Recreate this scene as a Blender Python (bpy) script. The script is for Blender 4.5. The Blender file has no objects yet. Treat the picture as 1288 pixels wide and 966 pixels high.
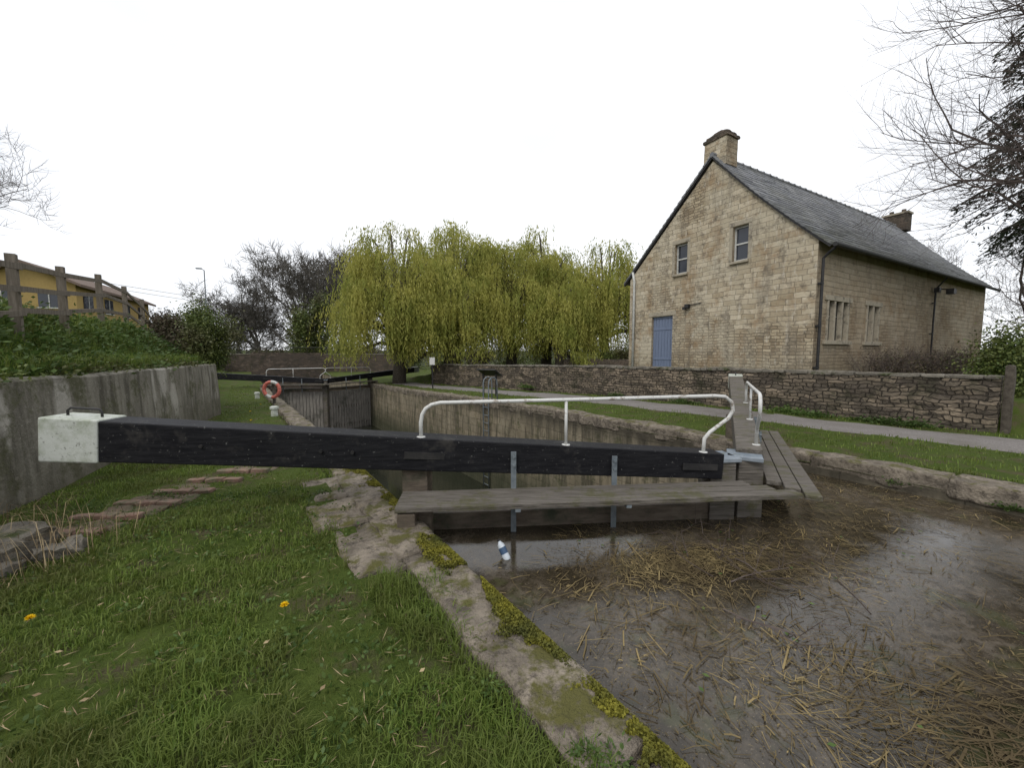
import bpy, bmesh, math, random
import numpy as np
from mathutils import Vector, Matrix, noise
random.seed(7); rng=np.random.default_rng(7)
TH=math.radians(34.5); CT,ST=math.cos(TH),math.sin(TH)
def L2W(p,q): return (CT*p-ST*q, ST*p+CT*q)
def W2L(x,y): return (CT*x+ST*y, -ST*x+CT*y)
scene=bpy.context.scene
col=scene.collection

# ------------------------------------------------------------ materials
class M:
    def __init__(s,name):
        s.m=bpy.data.materials.new(name); s.m.use_nodes=True
        s.nt=s.m.node_tree; s.n=s.nt.nodes; s.l=s.nt.links
        s.b=s.n['Principled BSDF']
    def node(s,t,**kw):
        nd=s.n.new(t)
        for k,v in kw.items():
            if k in nd.inputs.keys():
                s.put(nd.inputs[k],v)
            else: setattr(nd,k,v)
        return nd
    def put(s,inp,v):
        if isinstance(v,bpy.types.NodeSocket): s.l.new(v,inp)
        else:
            if isinstance(v,(tuple,list)) and len(v)==3 and inp.type=='RGBA': v=(*v,1)
            inp.default_value=v
    def obj(s): return s.node('ShaderNodeTexCoord').outputs['Object']
    def noise(s,vec,sc,det=4,ro=.6):
        n=s.node('ShaderNodeTexNoise'); s.put(n.inputs['Vector'],vec)
        n.inputs['Scale'].default_value=sc; n.inputs['Detail'].default_value=min(det,4.5); n.inputs['Roughness'].default_value=ro
        return n.outputs['Fac']
    def rng(s,v,a,b,c=0,d=1):
        n=s.node('ShaderNodeMapRange'); s.put(n.inputs[0],v)
        for i,x in enumerate((a,b,c,d)): n.inputs[i+1].default_value=x
        return n.outputs[0]
    def mix(s,f,a,b,bl='MIX'):
        n=s.n.new('ShaderNodeMixRGB'); n.blend_type=bl
        s.put(n.inputs[0],f); s.put(n.inputs[1],a); s.put(n.inputs[2],b); return n.outputs[0]
    def math(s,op,a,b=0.0):
        n=s.n.new('ShaderNodeMath'); n.operation=op; s.put(n.inputs[0],a); s.put(n.inputs[1],b); return n.outputs[0]
    def scale(s,vec,x,y,z):
        n=s.n.new('ShaderNodeMapping'); s.put(n.inputs['Vector'],vec); n.inputs['Scale'].default_value=(x,y,z); return n.outputs[0]
    def wallvec(s):
        sp=s.n.new('ShaderNodeSeparateXYZ'); s.l.new(s.obj(),sp.inputs[0])
        u=s.math('ADD',sp.outputs[0],sp.outputs[1])
        c=s.n.new('ShaderNodeCombineXYZ'); s.l.new(u,c.inputs[0]); s.l.new(sp.outputs[2],c.inputs[1]); return c.outputs[0]
    def warp(s,vec,src,sc,amt,det=1):
        nz=s.n.new('ShaderNodeTexNoise'); s.put(nz.inputs['Vector'],src); nz.inputs['Scale'].default_value=sc; nz.inputs['Detail'].default_value=det
        va=s.n.new('ShaderNodeVectorMath'); va.operation='MULTIPLY_ADD'; s.l.new(nz.outputs['Color'],va.inputs[0]); va.inputs[1].default_value=amt; s.l.new(vec,va.inputs[2]); return va.outputs[0]
    def brick(s,vec,c1,c2,mo,bw,rh,ms,msm=.4,sq=1.,sf=2,off=.5):
        b=s.node('ShaderNodeTexBrick'); s.put(b.inputs['Vector'],vec)
        b.inputs['Color1'].default_value=(*c1,1); b.inputs['Color2'].default_value=(*c2,1); b.inputs['Mortar'].default_value=(*mo,1)
        b.inputs['Scale'].default_value=1; b.inputs['Mortar Size'].default_value=ms; b.inputs['Mortar Smooth'].default_value=msm
        b.inputs['Brick Width'].default_value=bw; b.inputs['Row Height'].default_value=rh; b.squash=sq; b.squash_frequency=sf; b.offset=off; return b
    def bump(s,h,st=.5,di=.02,prev=None):
        n=s.n.new('ShaderNodeBump'); s.put(n.inputs['Height'],h); n.inputs['Strength'].default_value=st; n.inputs['Distance'].default_value=di
        if prev is not None: s.l.new(prev,n.inputs['Normal'])
        return n.outputs[0]
    def fin(s,c=None,r=.8,nrm=None,spec=.3,metal=0):
        if c is not None: s.put(s.b.inputs['Base Color'],c)
        s.put(s.b.inputs['Roughness'],r)
        if nrm is not None: s.l.new(nrm,s.b.inputs['Normal'])
        s.b.inputs['Specular IOR Level'].default_value=spec; s.b.inputs['Metallic'].default_value=metal
        return s.m

def rough_mat(name,c1,c2,sc=5,c3=None,t3=(.55,.7),sc3=2.,r=.85,bst=.5,bdi=.02,bsc=30,stretch=(1,1,1),spec=.3,up=False,c4=None):
    m=M(name); o=m.scale(m.obj(),*stretch)
    c=m.mix(m.rng(m.noise(o,sc,8,.7),.35,.65),c1,c2)
    if c4: c=m.mix(m.rng(m.noise(m.obj(),sc*2.3,9,.8),.50,.62,0,.85),c,c4)
    if c3:
        f=m.rng(m.noise(m.obj(),sc3,6,.7),t3[0],t3[1])
        if up:
            g=m.node('ShaderNodeNewGeometry'); sp=m.n.new('ShaderNodeSeparateXYZ'); m.l.new(g.outputs['Normal'],sp.inputs[0])
            f=m.math('MULTIPLY',f,m.rng(sp.outputs[2],.2,.8))
        c=m.mix(f,c,c3)
    nrm=m.bump(m.noise(o,bsc,6,.7),bst,bdi) if bst>.12 else None
    return m.fin(c,r,nrm,spec)

def leaf_mat(name,c1,c2,c3=None,trans=.35,r=.6,sc3=.6,spec=.25):
    m=M(name); g=m.node('ShaderNodeNewGeometry').outputs['Random Per Island']
    c=m.mix(g,c1,c2)
    if c3:
        c=m.mix(m.rng(m.noise(m.obj(),sc3,3,.65),.42,.62),c,c3)
    m.fin(c,r,None,spec)
    if trans<=0: return m.m
    t=m.n.new('ShaderNodeBsdfTranslucent'); m.put(t.inputs[0],c)
    x=m.n.new('ShaderNodeMixShader'); x.inputs[0].default_value=trans
    m.l.new(m.b.outputs[0],x.inputs[1]); m.l.new(t.outputs[0],x.inputs[2])
    m.l.new(x.outputs[0],m.n['Material Output'].inputs[0]); return m.m

def ashlar():
    m=M('limestone_ashlar'); wv=m.wallvec(); o=m.obj()
    v1=m.warp(wv,o,1.3,(.16,.09,0)); v1=m.warp(v1,o,7,(.035,.03,0))
    b=m.brick(v1,(.52,.45,.335),(.34,.28,.19),(.26,.225,.17),.44,.165,.008,.5,1.4,3)
    v2=m.warp(wv,o,4,(.12,.09,0))
    b2=m.brick(v2,(.45,.375,.26),(.23,.18,.12),(.20,.165,.115),.24,.10,.012,.5,.8,2)
    lo=m.n.new('ShaderNodeSeparateXYZ'); m.l.new(o,lo.inputs[0])
    rf=m.math('ADD',m.noise(o,.42,3,.5),m.rng(lo.outputs[2],0.5,4.,.18,-.08))
    rf=m.rng(rf,.50,.54)
    c=m.mix(rf,b.outputs['Color'],b2.outputs['Color'])
    h=m.mix(rf,b.outputs['Fac'],b2.outputs['Fac'])
    c=m.mix(m.rng(m.noise(o,.6,5,.6),.42,.62,0,.6),c,(.50,.455,.355))
    c=m.mix(m.rng(m.noise(o,1.1,8,.7),.52,.66,0,.75),c,(.27,.185,.105))
    c=m.mix(m.rng(m.noise(o,2.6,9,.78),.52,.64,0,.75),c,(.17,.145,.11))
    c=m.mix(m.rng(m.noise(m.scale(o,2.2,2.2,.35),1.1,5,.7),.54,.66,0,.55),c,(.19,.165,.13))
    c=m.mix(m.rng(m.noise(m.scale(o,5,5,1.6),1.3,6,.65),.57,.72,0,.6),c,(.60,.56,.48))
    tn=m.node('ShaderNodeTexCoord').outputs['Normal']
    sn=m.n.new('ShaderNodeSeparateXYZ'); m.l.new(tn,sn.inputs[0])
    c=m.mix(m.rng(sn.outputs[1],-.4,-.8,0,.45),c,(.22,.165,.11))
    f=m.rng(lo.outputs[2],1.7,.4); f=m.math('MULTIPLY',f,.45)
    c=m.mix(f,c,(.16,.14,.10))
    hh=m.math('ADD',m.math('MULTIPLY',h,-1.2),m.noise(o,10,8,.75))
    return m.fin(c,.92,m.bump(hh,.9,.04),.12)

def rubble(name,a,b_,dk,mo,bw=.27,rh=.105,ms=.013,moss=.6,wa=1.):
    m=M(name); wv=m.wallvec(); o=m.obj()
    v=m.warp(wv,o,2.2,(.20*wa,.16*wa,0)); v=m.warp(v,o,8,(.07*wa,.07*wa,0))
    b=m.brick(v,a,b_,mo,bw,rh,ms,.6,.55,3,.37)
    v2=m.scale(m.warp(wv,o,5,(.1,.1,0)),.55,1.3,1)
    f=m.node('ShaderNodeTexVoronoi'); m.put(f.inputs['Vector'],v2); f.inputs['Scale'].default_value=5
    sp=m.n.new('ShaderNodeSeparateColor'); m.l.new(f.outputs['Color'],sp.inputs[0])
    c=m.mix(m.rng(sp.outputs[0],.5,.8,0,.75),b.outputs['Color'],dk)
    c=m.mix(m.rng(sp.outputs[1],.75,.95,0,.7),c,tuple(min(1,x*1.6) for x in a))
    c=m.mix(m.rng(m.noise(o,9,8,.8),.40,.75,0,.5),c,tuple(x*.6+.04 for x in a))
    if moss: c=m.mix(m.rng(m.noise(o,1.6,7,.75),.50,.64,0,moss),c,(.045,.045,.028))
    c=m.mix(m.math('MULTIPLY',b.outputs['Fac'],.85),c,mo)
    h=m.math('ADD',m.math('MULTIPLY',b.outputs['Fac'],-1.5),m.math('MULTIPLY',m.noise(o,16,7,.75),1.1))
    return m.fin(c,.93,m.bump(h,1.,.04),.12)

MAT={}
MAT['ashlar']=ashlar()
MAT['rubble']=rubble('rubble_stone',(.23,.185,.135),(.105,.088,.068),(.055,.046,.038),(.048,.041,.033),bw=.24,rh=.095,moss=.8)
m=M('lock_chamber_stone'); wv=m.wallvec(); o=m.obj()
b=m.brick(m.warp(wv,o,2,(.06,.05,0)),(.25,.21,.145),(.17,.145,.10),(.11,.092,.07),.62,.27,.008,.6,1.2,3)
c=m.mix(m.rng(m.noise(o,.8,7,.7),.40,.62,0,.75),b.outputs['Color'],(.27,.235,.17))
c=m.mix(m.rng(m.noise(m.scale(o,4,4,.5),1.5,7,.7),.46,.62,0,.85),c,(.07,.062,.043))
c=m.mix(m.rng(m.noise(o,3,9,.75),.54,.66,0,.75),c,(.065,.07,.03))
sp=m.n.new('ShaderNodeSeparateXYZ'); m.l.new(o,sp.inputs[0])
c=m.mix(m.rng(m.math('ADD',sp.outputs[2],m.math('MULTIPLY',m.noise(m.scale(o,1,1,.1),2,4),.6)),-1.2,-2.4,0,.85),c,(.045,.05,.028))
c=m.mix(m.rng(m.math('ADD',sp.outputs[2],m.math('MULTIPLY',m.noise(m.scale(o,1,1,.3),3,4),.6)),-.35,.1,0,.9),c,(.05,.044,.033))
MAT['lockstone']=m.fin(c,.88,m.bump(m.math('ADD',m.math('MULTIPLY',b.outputs['Fac'],-1),m.noise(o,9,8,.75)),.8,.03),.2)
m=M('ground_soil_grass'); o=m.obj()
c=m.mix(m.rng(m.noise(o,1.4,6,.7),.35,.65),(.05,.075,.014),(.07,.095,.02))
c=m.mix(m.rng(m.noise(o,2.1,8,.7),.50,.64,0,.85),c,(.09,.072,.045))
MAT['ground']=m.fin(c,.95,m.bump(m.noise(o,25,8,.8),.9,.04),.1)
MAT['blade']=leaf_mat('grass_blades',(.085,.145,.022),(.215,.275,.062),(.115,.135,.034),.4,.5,1.3,.18)
MAT['weed']=leaf_mat('weed_leaves',(.05,.10,.02),(.12,.175,.045),(.05,.08,.02),.2,.5)
MAT['straw']=leaf_mat('dry_straw',(.36,.28,.16),(.16,.11,.06),None,0,.7)
MAT['reedbit']=leaf_mat('floating_reed',(.275,.21,.10),(.05,.04,.022),(.08,.06,.032),0,.8,1.6,.08)
MAT['willow']=leaf_mat('willow_leaves',(.32,.315,.065),(.47,.445,.125),(.235,.26,.055),.45,.65)
MAT['dark_leaf']=leaf_mat('evergreen_leaves',(.018,.026,.015),(.033,.045,.022),None,0,.6,spec=.1)
MAT['ivy']=leaf_mat('shrub_leaves',(.045,.075,.018),(.13,.155,.037),(.085,.08,.035),.1,.5)
MAT['brownleaf']=leaf_mat('bramble_leaves',(.09,.06,.042),(.065,.066,.03),None,0,.6)
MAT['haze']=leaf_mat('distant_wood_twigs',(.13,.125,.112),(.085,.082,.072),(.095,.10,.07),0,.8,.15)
MAT['moss']=leaf_mat('moss',(.13,.125,.016),(.22,.20,.025),(.07,.075,.018),0,.8,3)
MAT['bark']=rough_mat('bark',(.055,.045,.035),(.11,.095,.075),12,bst=.8)
MAT['twig']=rough_mat('twig_bark',(.06,.045,.04),(.10,.08,.07),6,bst=.1)
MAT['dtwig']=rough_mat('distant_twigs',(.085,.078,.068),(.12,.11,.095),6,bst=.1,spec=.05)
MAT['coping']=rough_mat('coping_stone',(.125,.105,.082),(.27,.23,.18),4,(.09,.085,.024),(.50,.60),4.5,bst=1.,bdi=.05,bsc=14,up=True,c4=(.07,.058,.045))
MAT['rockstone']=rough_mat('loose_stone',(.10,.09,.075),(.21,.19,.155),4,(.05,.06,.02),(.53,.66),3,bst=.9,bdi=.03)
MAT['brick']=rough_mat('paving_brick',(.17,.10,.075),(.25,.17,.13),9,(.12,.115,.07),(.46,.60),6,bst=.6)
MAT['dirt']=rough_mat('bare_earth',(.10,.078,.052),(.17,.13,.09),5,(.06,.08,.025),(.5,.62),3,bst=.9,bdi=.03)
m=M('concrete_retaining'); o=m.obj()
c=m.mix(m.rng(m.noise(o,1.2,8,.7),.35,.65),(.15,.138,.115),(.245,.23,.19))
c=m.mix(m.rng(m.noise(m.scale(o,3,3,.35),1.6,6,.6),.48,.66,0,.85),c,(.07,.064,.05))
c=m.mix(m.rng(m.noise(m.scale(o,2,2,.5),.9,3,.5),.60,.66,0,.75),c,(.40,.38,.34))
c=m.mix(m.rng(m.noise(o,1.8,8,.8),.52,.64,0,.8),c,(.07,.072,.035))
c=m.mix(m.rng(m.noise(o,11,8,.8),.58,.68,0,.6),c,(.30,.28,.24))
sp=m.n.new('ShaderNodeSeparateXYZ'); m.l.new(o,sp.inputs[0])
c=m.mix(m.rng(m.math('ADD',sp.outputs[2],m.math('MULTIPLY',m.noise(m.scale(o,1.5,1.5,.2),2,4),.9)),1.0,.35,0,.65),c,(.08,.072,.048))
MAT['concrete']=m.fin(c,.9,m.bump(m.noise(o,14,8,.75),.8,.03),.2)
m=M('black_painted_timber'); o=m.obj()
g=m.noise(m.scale(o,1.2,14,14),2,6,.7)
c=m.mix(m.rng(g,.4,.7),(.007,.007,.009),(.018,.018,.020))
c=m.mix(m.rng(m.noise(o,28,4,.8),.64,.68,0,.7),c,(.22,.22,.21))
c=m.mix(m.rng(m.noise(o,2.,8,.8),.58,.70,0,.45),c,(.07,.065,.058))
MAT['black']=m.fin(c,.6,m.bump(g,.45,.012),.16)
m=M('white_paint'); o=m.obj()
c=m.mix(m.rng(m.noise(o,4,9,.75),.42,.64,0,.85),(.50,.52,.48),(.27,.30,.22))
c=m.mix(m.rng(m.noise(o,26,4,.8),.58,.66,0,.8),c,(.13,.13,.11))
MAT['white']=m.fin(c,.6,m.bump(m.noise(o,20),.3,.01),.3)
m=M('white_rail_paint'); o=m.obj()
c=m.mix(m.rng(m.noise(o,9,8,.8),.54,.64,0,.9),(.56,.56,.54),(.26,.22,.18))
MAT['rail']=m.fin(c,.45,None,.4)
m=M('weathered_timber'); o=m.obj(); g=m.noise(m.scale(o,.7,16,16),3,7,.7)
c=m.mix(m.rng(g,.35,.68),(.065,.057,.048),(.19,.172,.15))
c=m.mix(m.rng(m.noise(o,3.5,8,.75),.51,.63,0,.75),c,(.08,.078,.035))
MAT['timber']=m.fin(c,.85,m.bump(g,.9,.015),.2)
m=M('fence_timber'); o=m.obj(); g=m.noise(m.scale(o,8,8,.8),3,7,.7)
c=m.mix(m.rng(g,.35,.68),(.10,.085,.065),(.20,.172,.14)); MAT['fence']=m.fin(c,.9,m.bump(g,.7,.01),.2)
MAT['wetwood']=rough_mat('wet_gate_timber',(.07,.054,.04),(.16,.13,.098),3,(.04,.045,.026),(.5,.65),2,r=.5,stretch=(1,1,5),bst=.6)
MAT['oldgate']=rough_mat('grey_gate_planks',(.14,.13,.115),(.27,.25,.22),3,(.06,.06,.045),(.52,.68),1,r=.7,stretch=(5,5,.6),bst=.6)
MAT['steel']=rough_mat('galvanised_steel',(.10,.12,.135),(.17,.195,.21),8,(.12,.08,.05),(.6,.7),6,r=.55,bst=.2,spec=.4)
MAT['cap']=rough_mat('lead_cap',(.14,.17,.20),(.24,.27,.30),5,(.10,.11,.05),(.6,.7),6,r=.6,bst=.3)
MAT['darkmetal']=rough_mat('dark_metal',(.015,.015,.016),(.035,.033,.032),8,r=.5,bst=.1)
m=M('roof_slates'); o=m.obj()
sp=m.n.new('ShaderNodeSeparateXYZ'); m.l.new(o,sp.inputs[0]); cb=m.n.new('ShaderNodeCombineXYZ'); m.l.new(sp.outputs[0],cb.inputs[0]); m.l.new(sp.outputs[2],cb.inputs[1])
b=m.brick(cb.outputs[0],(.18,.185,.20),(.10,.105,.118),(.035,.035,.038),.3,.175,.006)
c=m.mix(m.rng(m.noise(o,.9,8,.75),.46,.66,0,.7),b.outputs['Color'],(.15,.15,.13))
c=m.mix(m.rng(m.noise(m.scale(o,2.5,1,1),.8,6,.7),.48,.64,0,.7),c,(.27,.27,.275))
c=m.mix(m.math('MULTIPLY',m.rng(sp.outputs[2],6.6,4.6),m.rng(m.noise(o,.8,6,.7),.36,.56,0,.85)),c,(.065,.067,.045))
c=m.mix(m.rng(m.noise(o,9,6,.8),.56,.66,0,.5),c,(.28,.27,.23))
MAT['slate']=m.fin(c,.6,m.bump(m.math('ADD',m.math('MULTIPLY',b.outputs['Fac'],-1.),m.noise(o,20,4)),.6,.015),.4)
m=M('window_glass'); m.b.inputs['Base Color'].default_value=(.02,.025,.035,1); MAT['glass']=m.fin(None,.06,None,.6)
MAT['blue']=rough_mat('blue_door_paint',(.125,.155,.225),(.15,.185,.265),5,r=.5,bst=.15,stretch=(3,3,.4))
MAT['frame']=rough_mat('window_frame_paint',(.38,.38,.36),(.55,.55,.52),8,r=.5,bst=.1)
MAT['dressed']=rough_mat('dressed_stone',(.29,.255,.195),(.42,.375,.29),4,(.15,.13,.10),(.48,.64),4,bst=.5)
m=M('gravel_path'); o=m.obj()
c=m.mix(m.rng(m.noise(o,40,6,.8),.35,.65),(.13,.12,.115),(.25,.23,.215)); c=m.mix(m.rng(m.noise(o,1.2,6),.45,.7,0,.6),c,(.12,.11,.09))
MAT['gravel']=m.fin(c,.95,m.bump(m.noise(o,60,4),.6,.015),.15)
m=M('silty_canal_water'); o=m.obj()
wp=m.warp(o,o,1.5,(.6,.6,0),2)
msk=m.rng(m.noise(wp,.8,9,.72),.44,.60)
fine=m.rng(m.noise(o,17,5,.8),.36,.62)
c=m.mix(m.math('MULTIPLY',msk,fine),(.030,.024,.015),m.mix(m.rng(m.noise(o,5,9,.8),.35,.65),(.062,.049,.034),(.125,.102,.075)))
c=m.mix(m.rng(m.noise(o,60,6,.85),.58,.65,0,.7),c,(.22,.18,.12))
c=m.mix(m.rng(m.noise(o,1.9,6,.7),.58,.66,0,.4),c,(.055,.065,.02))
MAT['water']=m.fin(c,m.rng(m.math('MULTIPLY',msk,fine),0,1,.04,.26),m.bump(m.math('MULTIPLY',m.noise(o,26,8,.8),m.rng(msk,0,1,.25,1)),.14,.010),.5)
m=M('lock_water'); MAT['dwater']=m.fin((.02,.022,.014),.08,m.bump(m.noise(m.obj(),4,3),.1,.02),.5)
def plain(n,c,r=.6,sp=.3): 
    return rough_mat(n,tuple(x*.85 for x in c),c,7,r=r,bst=.1,spec=sp)
MAT['orange']=plain('lifebuoy_orange',(.60,.17,.13),.45)
MAT['yellow_render']=plain('yellow_render',(.37,.265,.10),.9)
MAT['brown_roof']=plain('brown_roof',(.17,.125,.10),.9)
MAT['petal']=plain('dandelion_petals',(.85,.58,.01),.6)
MAT['plastic']=plain('bottle_plastic',(.55,.6,.65),.25,.5); MAT['label']=plain('bottle_label',(.05,.09,.16),.4)
MAT['brownbrick']=rubble('far_brick',(.15,.115,.09),(.11,.09,.07),(.08,.07,.06),(.07,.06,.05),.22,.08,.008,.5,.2)

# ------------------------------------------------------------ mesh helpers
class MB:
    def __init__(s): s.v=[]; s.f=[]; s.mi=[]
    def add(s,V,F,m=0):
        k=len(s.v); s.v+= [tuple(v) for v in V]; s.f+=[tuple(i+k for i in f) for f in F]; s.mi+=[m]*len(F)
    def box(s,c,sz,rot=0,m=0):
        x,y,z=[a/2 for a in sz]; cr,sr=math.cos(rot),math.sin(rot)
        V=[(c[0]+cr*a-sr*b,c[1]+sr*a+cr*b,c[2]+d) for a,b,d in [(-x,-y,-z),(x,-y,-z),(x,y,-z),(-x,y,-z),(-x,-y,z),(x,-y,z),(x,y,z),(-x,y,z)]]
        s.add(V,BF,m)
    def obox(s,a,b,w,h,w2=None,h2=None,m=0):
        a=Vector(a); b=Vector(b); w2=w2 or w; h2=h2 or h; d=(b-a).normalized()
        sd=Vector((d.y,-d.x,0)).normalized() if abs(d.z)<.95 else Vector((1,0,0)); up=sd.cross(d).normalized()
        V=[]
        for P,ww,hh in ((a,w,h),(b,w2,h2)):
            for i,j in ((-1,-1),(1,-1),(1,1),(-1,1)): V.append(P+sd*i*ww/2+up*j*hh/2)
        s.add(V,[(0,1,2,3),(7,6,5,4),(0,4,5,1),(1,5,6,2),(2,6,7,3),(3,7,4,0)],m)
    def tube(s,pts,r,n=8,m=0,cap=True):
        pts=[Vector(p) for p in pts]; k=len(pts)
        if not isinstance(r,(list,tuple)): r=[r]*k
        V=[];F=[]; ref=None
        for i,p in enumerate(pts):
            t=(pts[min(i+1,k-1)]-pts[max(i-1,0)]).normalized()
            if ref is None: ref=Vector((0,0,1)) if abs(t.z)<.9 else Vector((1,0,0))
            a=t.cross(ref).normalized(); b=a.cross(t).normalized(); ref=b
            for j in range(n):
                th=2*math.pi*j/n; V.append(p+(a*math.cos(th)+b*math.sin(th))*r[i])
        for i in range(k-1):
            for j in range(n): F.append((i*n+j,i*n+(j+1)%n,(i+1)*n+(j+1)%n,(i+1)*n+j))
        if cap: F.append(tuple(range(n))[::-1]); F.append(tuple((k-1)*n+j for j in range(n)))
        s.add(V,F,m)
    def rock(s,c,sz,rot=0,m=0,amp=.03,rd=.12,fr=2.5):
        cr,sr=math.cos(rot),math.sin(rot); V=[]
        off=random.random()*50
        for u in UC:
            a=Vector(u); e=a*2
            k=1-rd*(max(0,abs(e.x)+abs(e.y)-1.5)+max(0,abs(e.y)+abs(e.z)-1.5)+max(0,abs(e.x)+abs(e.z)-1.5))/2
            x,y,z=a.x*sz[0]*k,a.y*sz[1]*k,a.z*sz[2]*k
            nv=noise.noise_vector(Vector((c[0]+x,c[1]+y,c[2]+z))*fr+Vector((off,0,0)))+noise.noise_vector(Vector((c[0]+x,c[1]+y,c[2]+z))*fr*4)*.35
            x+=nv.x*amp;y+=nv.y*amp;z+=nv.z*amp
            V.append((c[0]+cr*x-sr*y,c[1]+sr*x+cr*y,c[2]+z))
        s.add(V,UCF,m)
    def build(s,name,mats,rotz=0,smooth=False,bevel=0,parent=None,loc=(0,0,0)):
        me=bpy.data.meshes.new(name); me.from_pydata(s.v,[],s.f)
        for mm in mats: me.materials.append(MAT[mm])
        me.polygons.foreach_set('material_index',s.mi)
        if smooth: me.polygons.foreach_set('use_smooth',[True]*len(s.f))
        me.update(); o=bpy.data.objects.new(name,me); col.objects.link(o)
        o.rotation_euler=(0,0,rotz); o.location=loc
        if bevel:
            b=o.modifiers.new('bevel','BEVEL'); b.width=bevel; b.segments=2; b.limit_method='ANGLE'
        if parent: o.parent=parent
        return o
BF=[(0,3,2,1),(4,5,6,7),(0,1,5,4),(1,2,6,5),(2,3,7,6),(3,0,4,7)]
_b=bmesh.new(); bmesh.ops.create_cube(_b,size=1); bmesh.ops.subdivide_edges(_b,edges=_b.edges[:],cuts=7,use_grid_fill=True)
_b.verts.index_update(); UC=[tuple(v.co) for v in _b.verts]; UCF=[tuple(v.index for v in f.verts) for f in _b.faces]; _b.free()
def empty(name,loc=(0,0,0),rotz=0):
    e=bpy.data.objects.new(name,None); col.objects.link(e); e.location=loc; e.rotation_euler=(0,0,rotz); e.empty_display_size=.3; return e
def npmesh(name,V,F,mat,parent=None,rotz=0):
    V=np.asarray(V,dtype=np.float32); F=np.asarray(F,dtype=np.int32); n,k=F.shape
    me=bpy.data.meshes.new(name); me.vertices.add(len(V)); me.vertices.foreach_set('co',V.ravel())
    me.loops.add(n*k); me.loops.foreach_set('vertex_index',F.ravel()); me.polygons.add(n)
    me.polygons.foreach_set('loop_start',np.arange(0,n*k,k,dtype=np.int32))
    try: me.polygons.foreach_set('loop_total',np.full(n,k,dtype=np.int32))
    except Exception: pass
    me.materials.append(MAT[mat]); me.update(calc_edges=True); me.validate()
    o=bpy.data.objects.new(name,me); col.objects.link(o); o.rotation_euler=(0,0,rotz)
    if parent: o.parent=parent
    return o
def blades(name,P,h,w,mat,lean=1.,parent=None):
    n=len(P); a=rng.uniform(0,2*np.pi,n); d=np.stack([np.cos(a),np.sin(a),np.zeros(n)],1); sd=np.stack([-np.sin(a),np.cos(a),np.zeros(n)],1)
    ln=rng.uniform(.1,1.,n)*lean; up=np.array([0,0,1.]); h=h[:,None]; w=w[:,None]; ln=ln[:,None]
    mid=P+up*h*.6+d*ln*h*.22; tip=P+up*h*(1-.35*ln)+d*ln*h*.75
    V=np.stack([P-sd*w/2,P+sd*w/2,mid-sd*w*.38,mid+sd*w*.38,tip],1).reshape(-1,3)
    b=(np.arange(n)*5)[:,None,None]; F=(b+np.array([[0,1,3],[0,3,2],[2,3,4]])[None]).reshape(-1,3)
    return npmesh(name,V,F,mat,parent)
def leafV(P,l,w,D=None,flat=0):
    n=len(P)
    if D is None: D=rng.normal(size=(n,3)); D[:,2]*=(1-flat)
    D=D/np.linalg.norm(D,axis=1,keepdims=True); R=rng.normal(size=(n,3))
    if flat: R[:,2]*=(1-flat)
    S=np.cross(D,R); S/= (np.linalg.norm(S,axis=1,keepdims=True)+1e-9)
    if flat: 
        S=np.stack([-D[:,1],D[:,0],R[:,2]*.3],1)
    l=np.broadcast_to(l,(n,))[:,None]; w=np.broadcast_to(w,(n,))[:,None]
    V=np.stack([P-D*l/2,P+S*w/2,P+D*l/2,P-S*w/2],1).reshape(-1,3)
    F=np.arange(n*4).reshape(-1,4); return V,F
def leaves(name,P,l,w,mat,D=None,flat=0,parent=None):
    V,F=leafV(P,l,w,D,flat); return npmesh(name,V,F,mat,parent)

# ------------------------------------------------------------ terrain
def sm(x,a,b):
    t=np.clip((x-a)/(b-a),0,1); return t*t*(3-2*t)
PL,PR=1.34,7.25
def pwl(q): return -2.0+.192*(np.clip(q,-30,14)-6)
def pwr(q): return 12.64-.078*np.clip(q,-10,40)
def hb(q): return -.4*sm(q,6,27)
def hgt(p,q):
    p=np.asarray(p,float); q=np.asarray(q,float)
    z=hb(q)
    n=(np.sin(p*2.3+q*1.1)+np.sin(q*2.9-p*1.7+1)+.6*np.sin(p*5.1+2*np.sin(q*1.3)))*.012
    z=z+n
    pw=pwl(q); w=.2+4*sm(q,14.2,26); k=1-.45*sm(q,22,45)
    z=z+(1.3*sm(pw-p,.25,.25+w)+(1.15)*sm(pw-p,.45,2.6)+(np.sin(p*1.3+q*.7)*.12+.06*np.sin(q*2.7+p*3))*sm(pw-p,.5,1.5))*k*sm(pw-p,.2,.4)
    pr=pwr(q); wr=.2+4*sm(-q,-1,2)
    z=z+.62*sm(p-pr,.22,.22+wr)*(1-sm(q,25,32))
    z=z-.10*sm(p,.82,.95)*(p<4)*(q<46)-.10*sm(-p,-7.9,-7.7)*(p>4)*(q<46)
    r=np.hypot(p,q); z=z+5*sm(r,90,420)
    return z
def axis(parts): 
    out=[]
    for a,b,s in parts: out+=list(np.arange(a,b-1e-6,s))
    return out
pl=[-700,-450,-300,-200,-140,-100,-70,-50,-38,-28,-20,-15,-12,-10]+axis([(-8.5,-4.4,.5),(-4.4,.8,.2)])+[.82,.95,1.1,1.22,1.34,4.3,7.25,7.4,7.6,7.75,7.9]+axis([(8.1,14.2,.2),(14.2,20,.8)])+[20,25,32,40,55,75,100,140,200,300,450,700]
ql=[-700,-400,-200,-120,-80,-50,-30,-20,-14,-10,-8]+axis([(-6,30,.25),(30,46,1)])+[46,50,56,65,75,90,110,140,180,230,300,400,550,700]
pl=np.array(pl);ql=np.array(ql)
PP,QQ=np.meshgrid(pl,ql,indexing='ij'); ZZ=hgt(PP,QQ)
V=np.stack([PP,QQ,ZZ],-1).reshape(-1,3); nq=len(ql); F=[]
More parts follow.
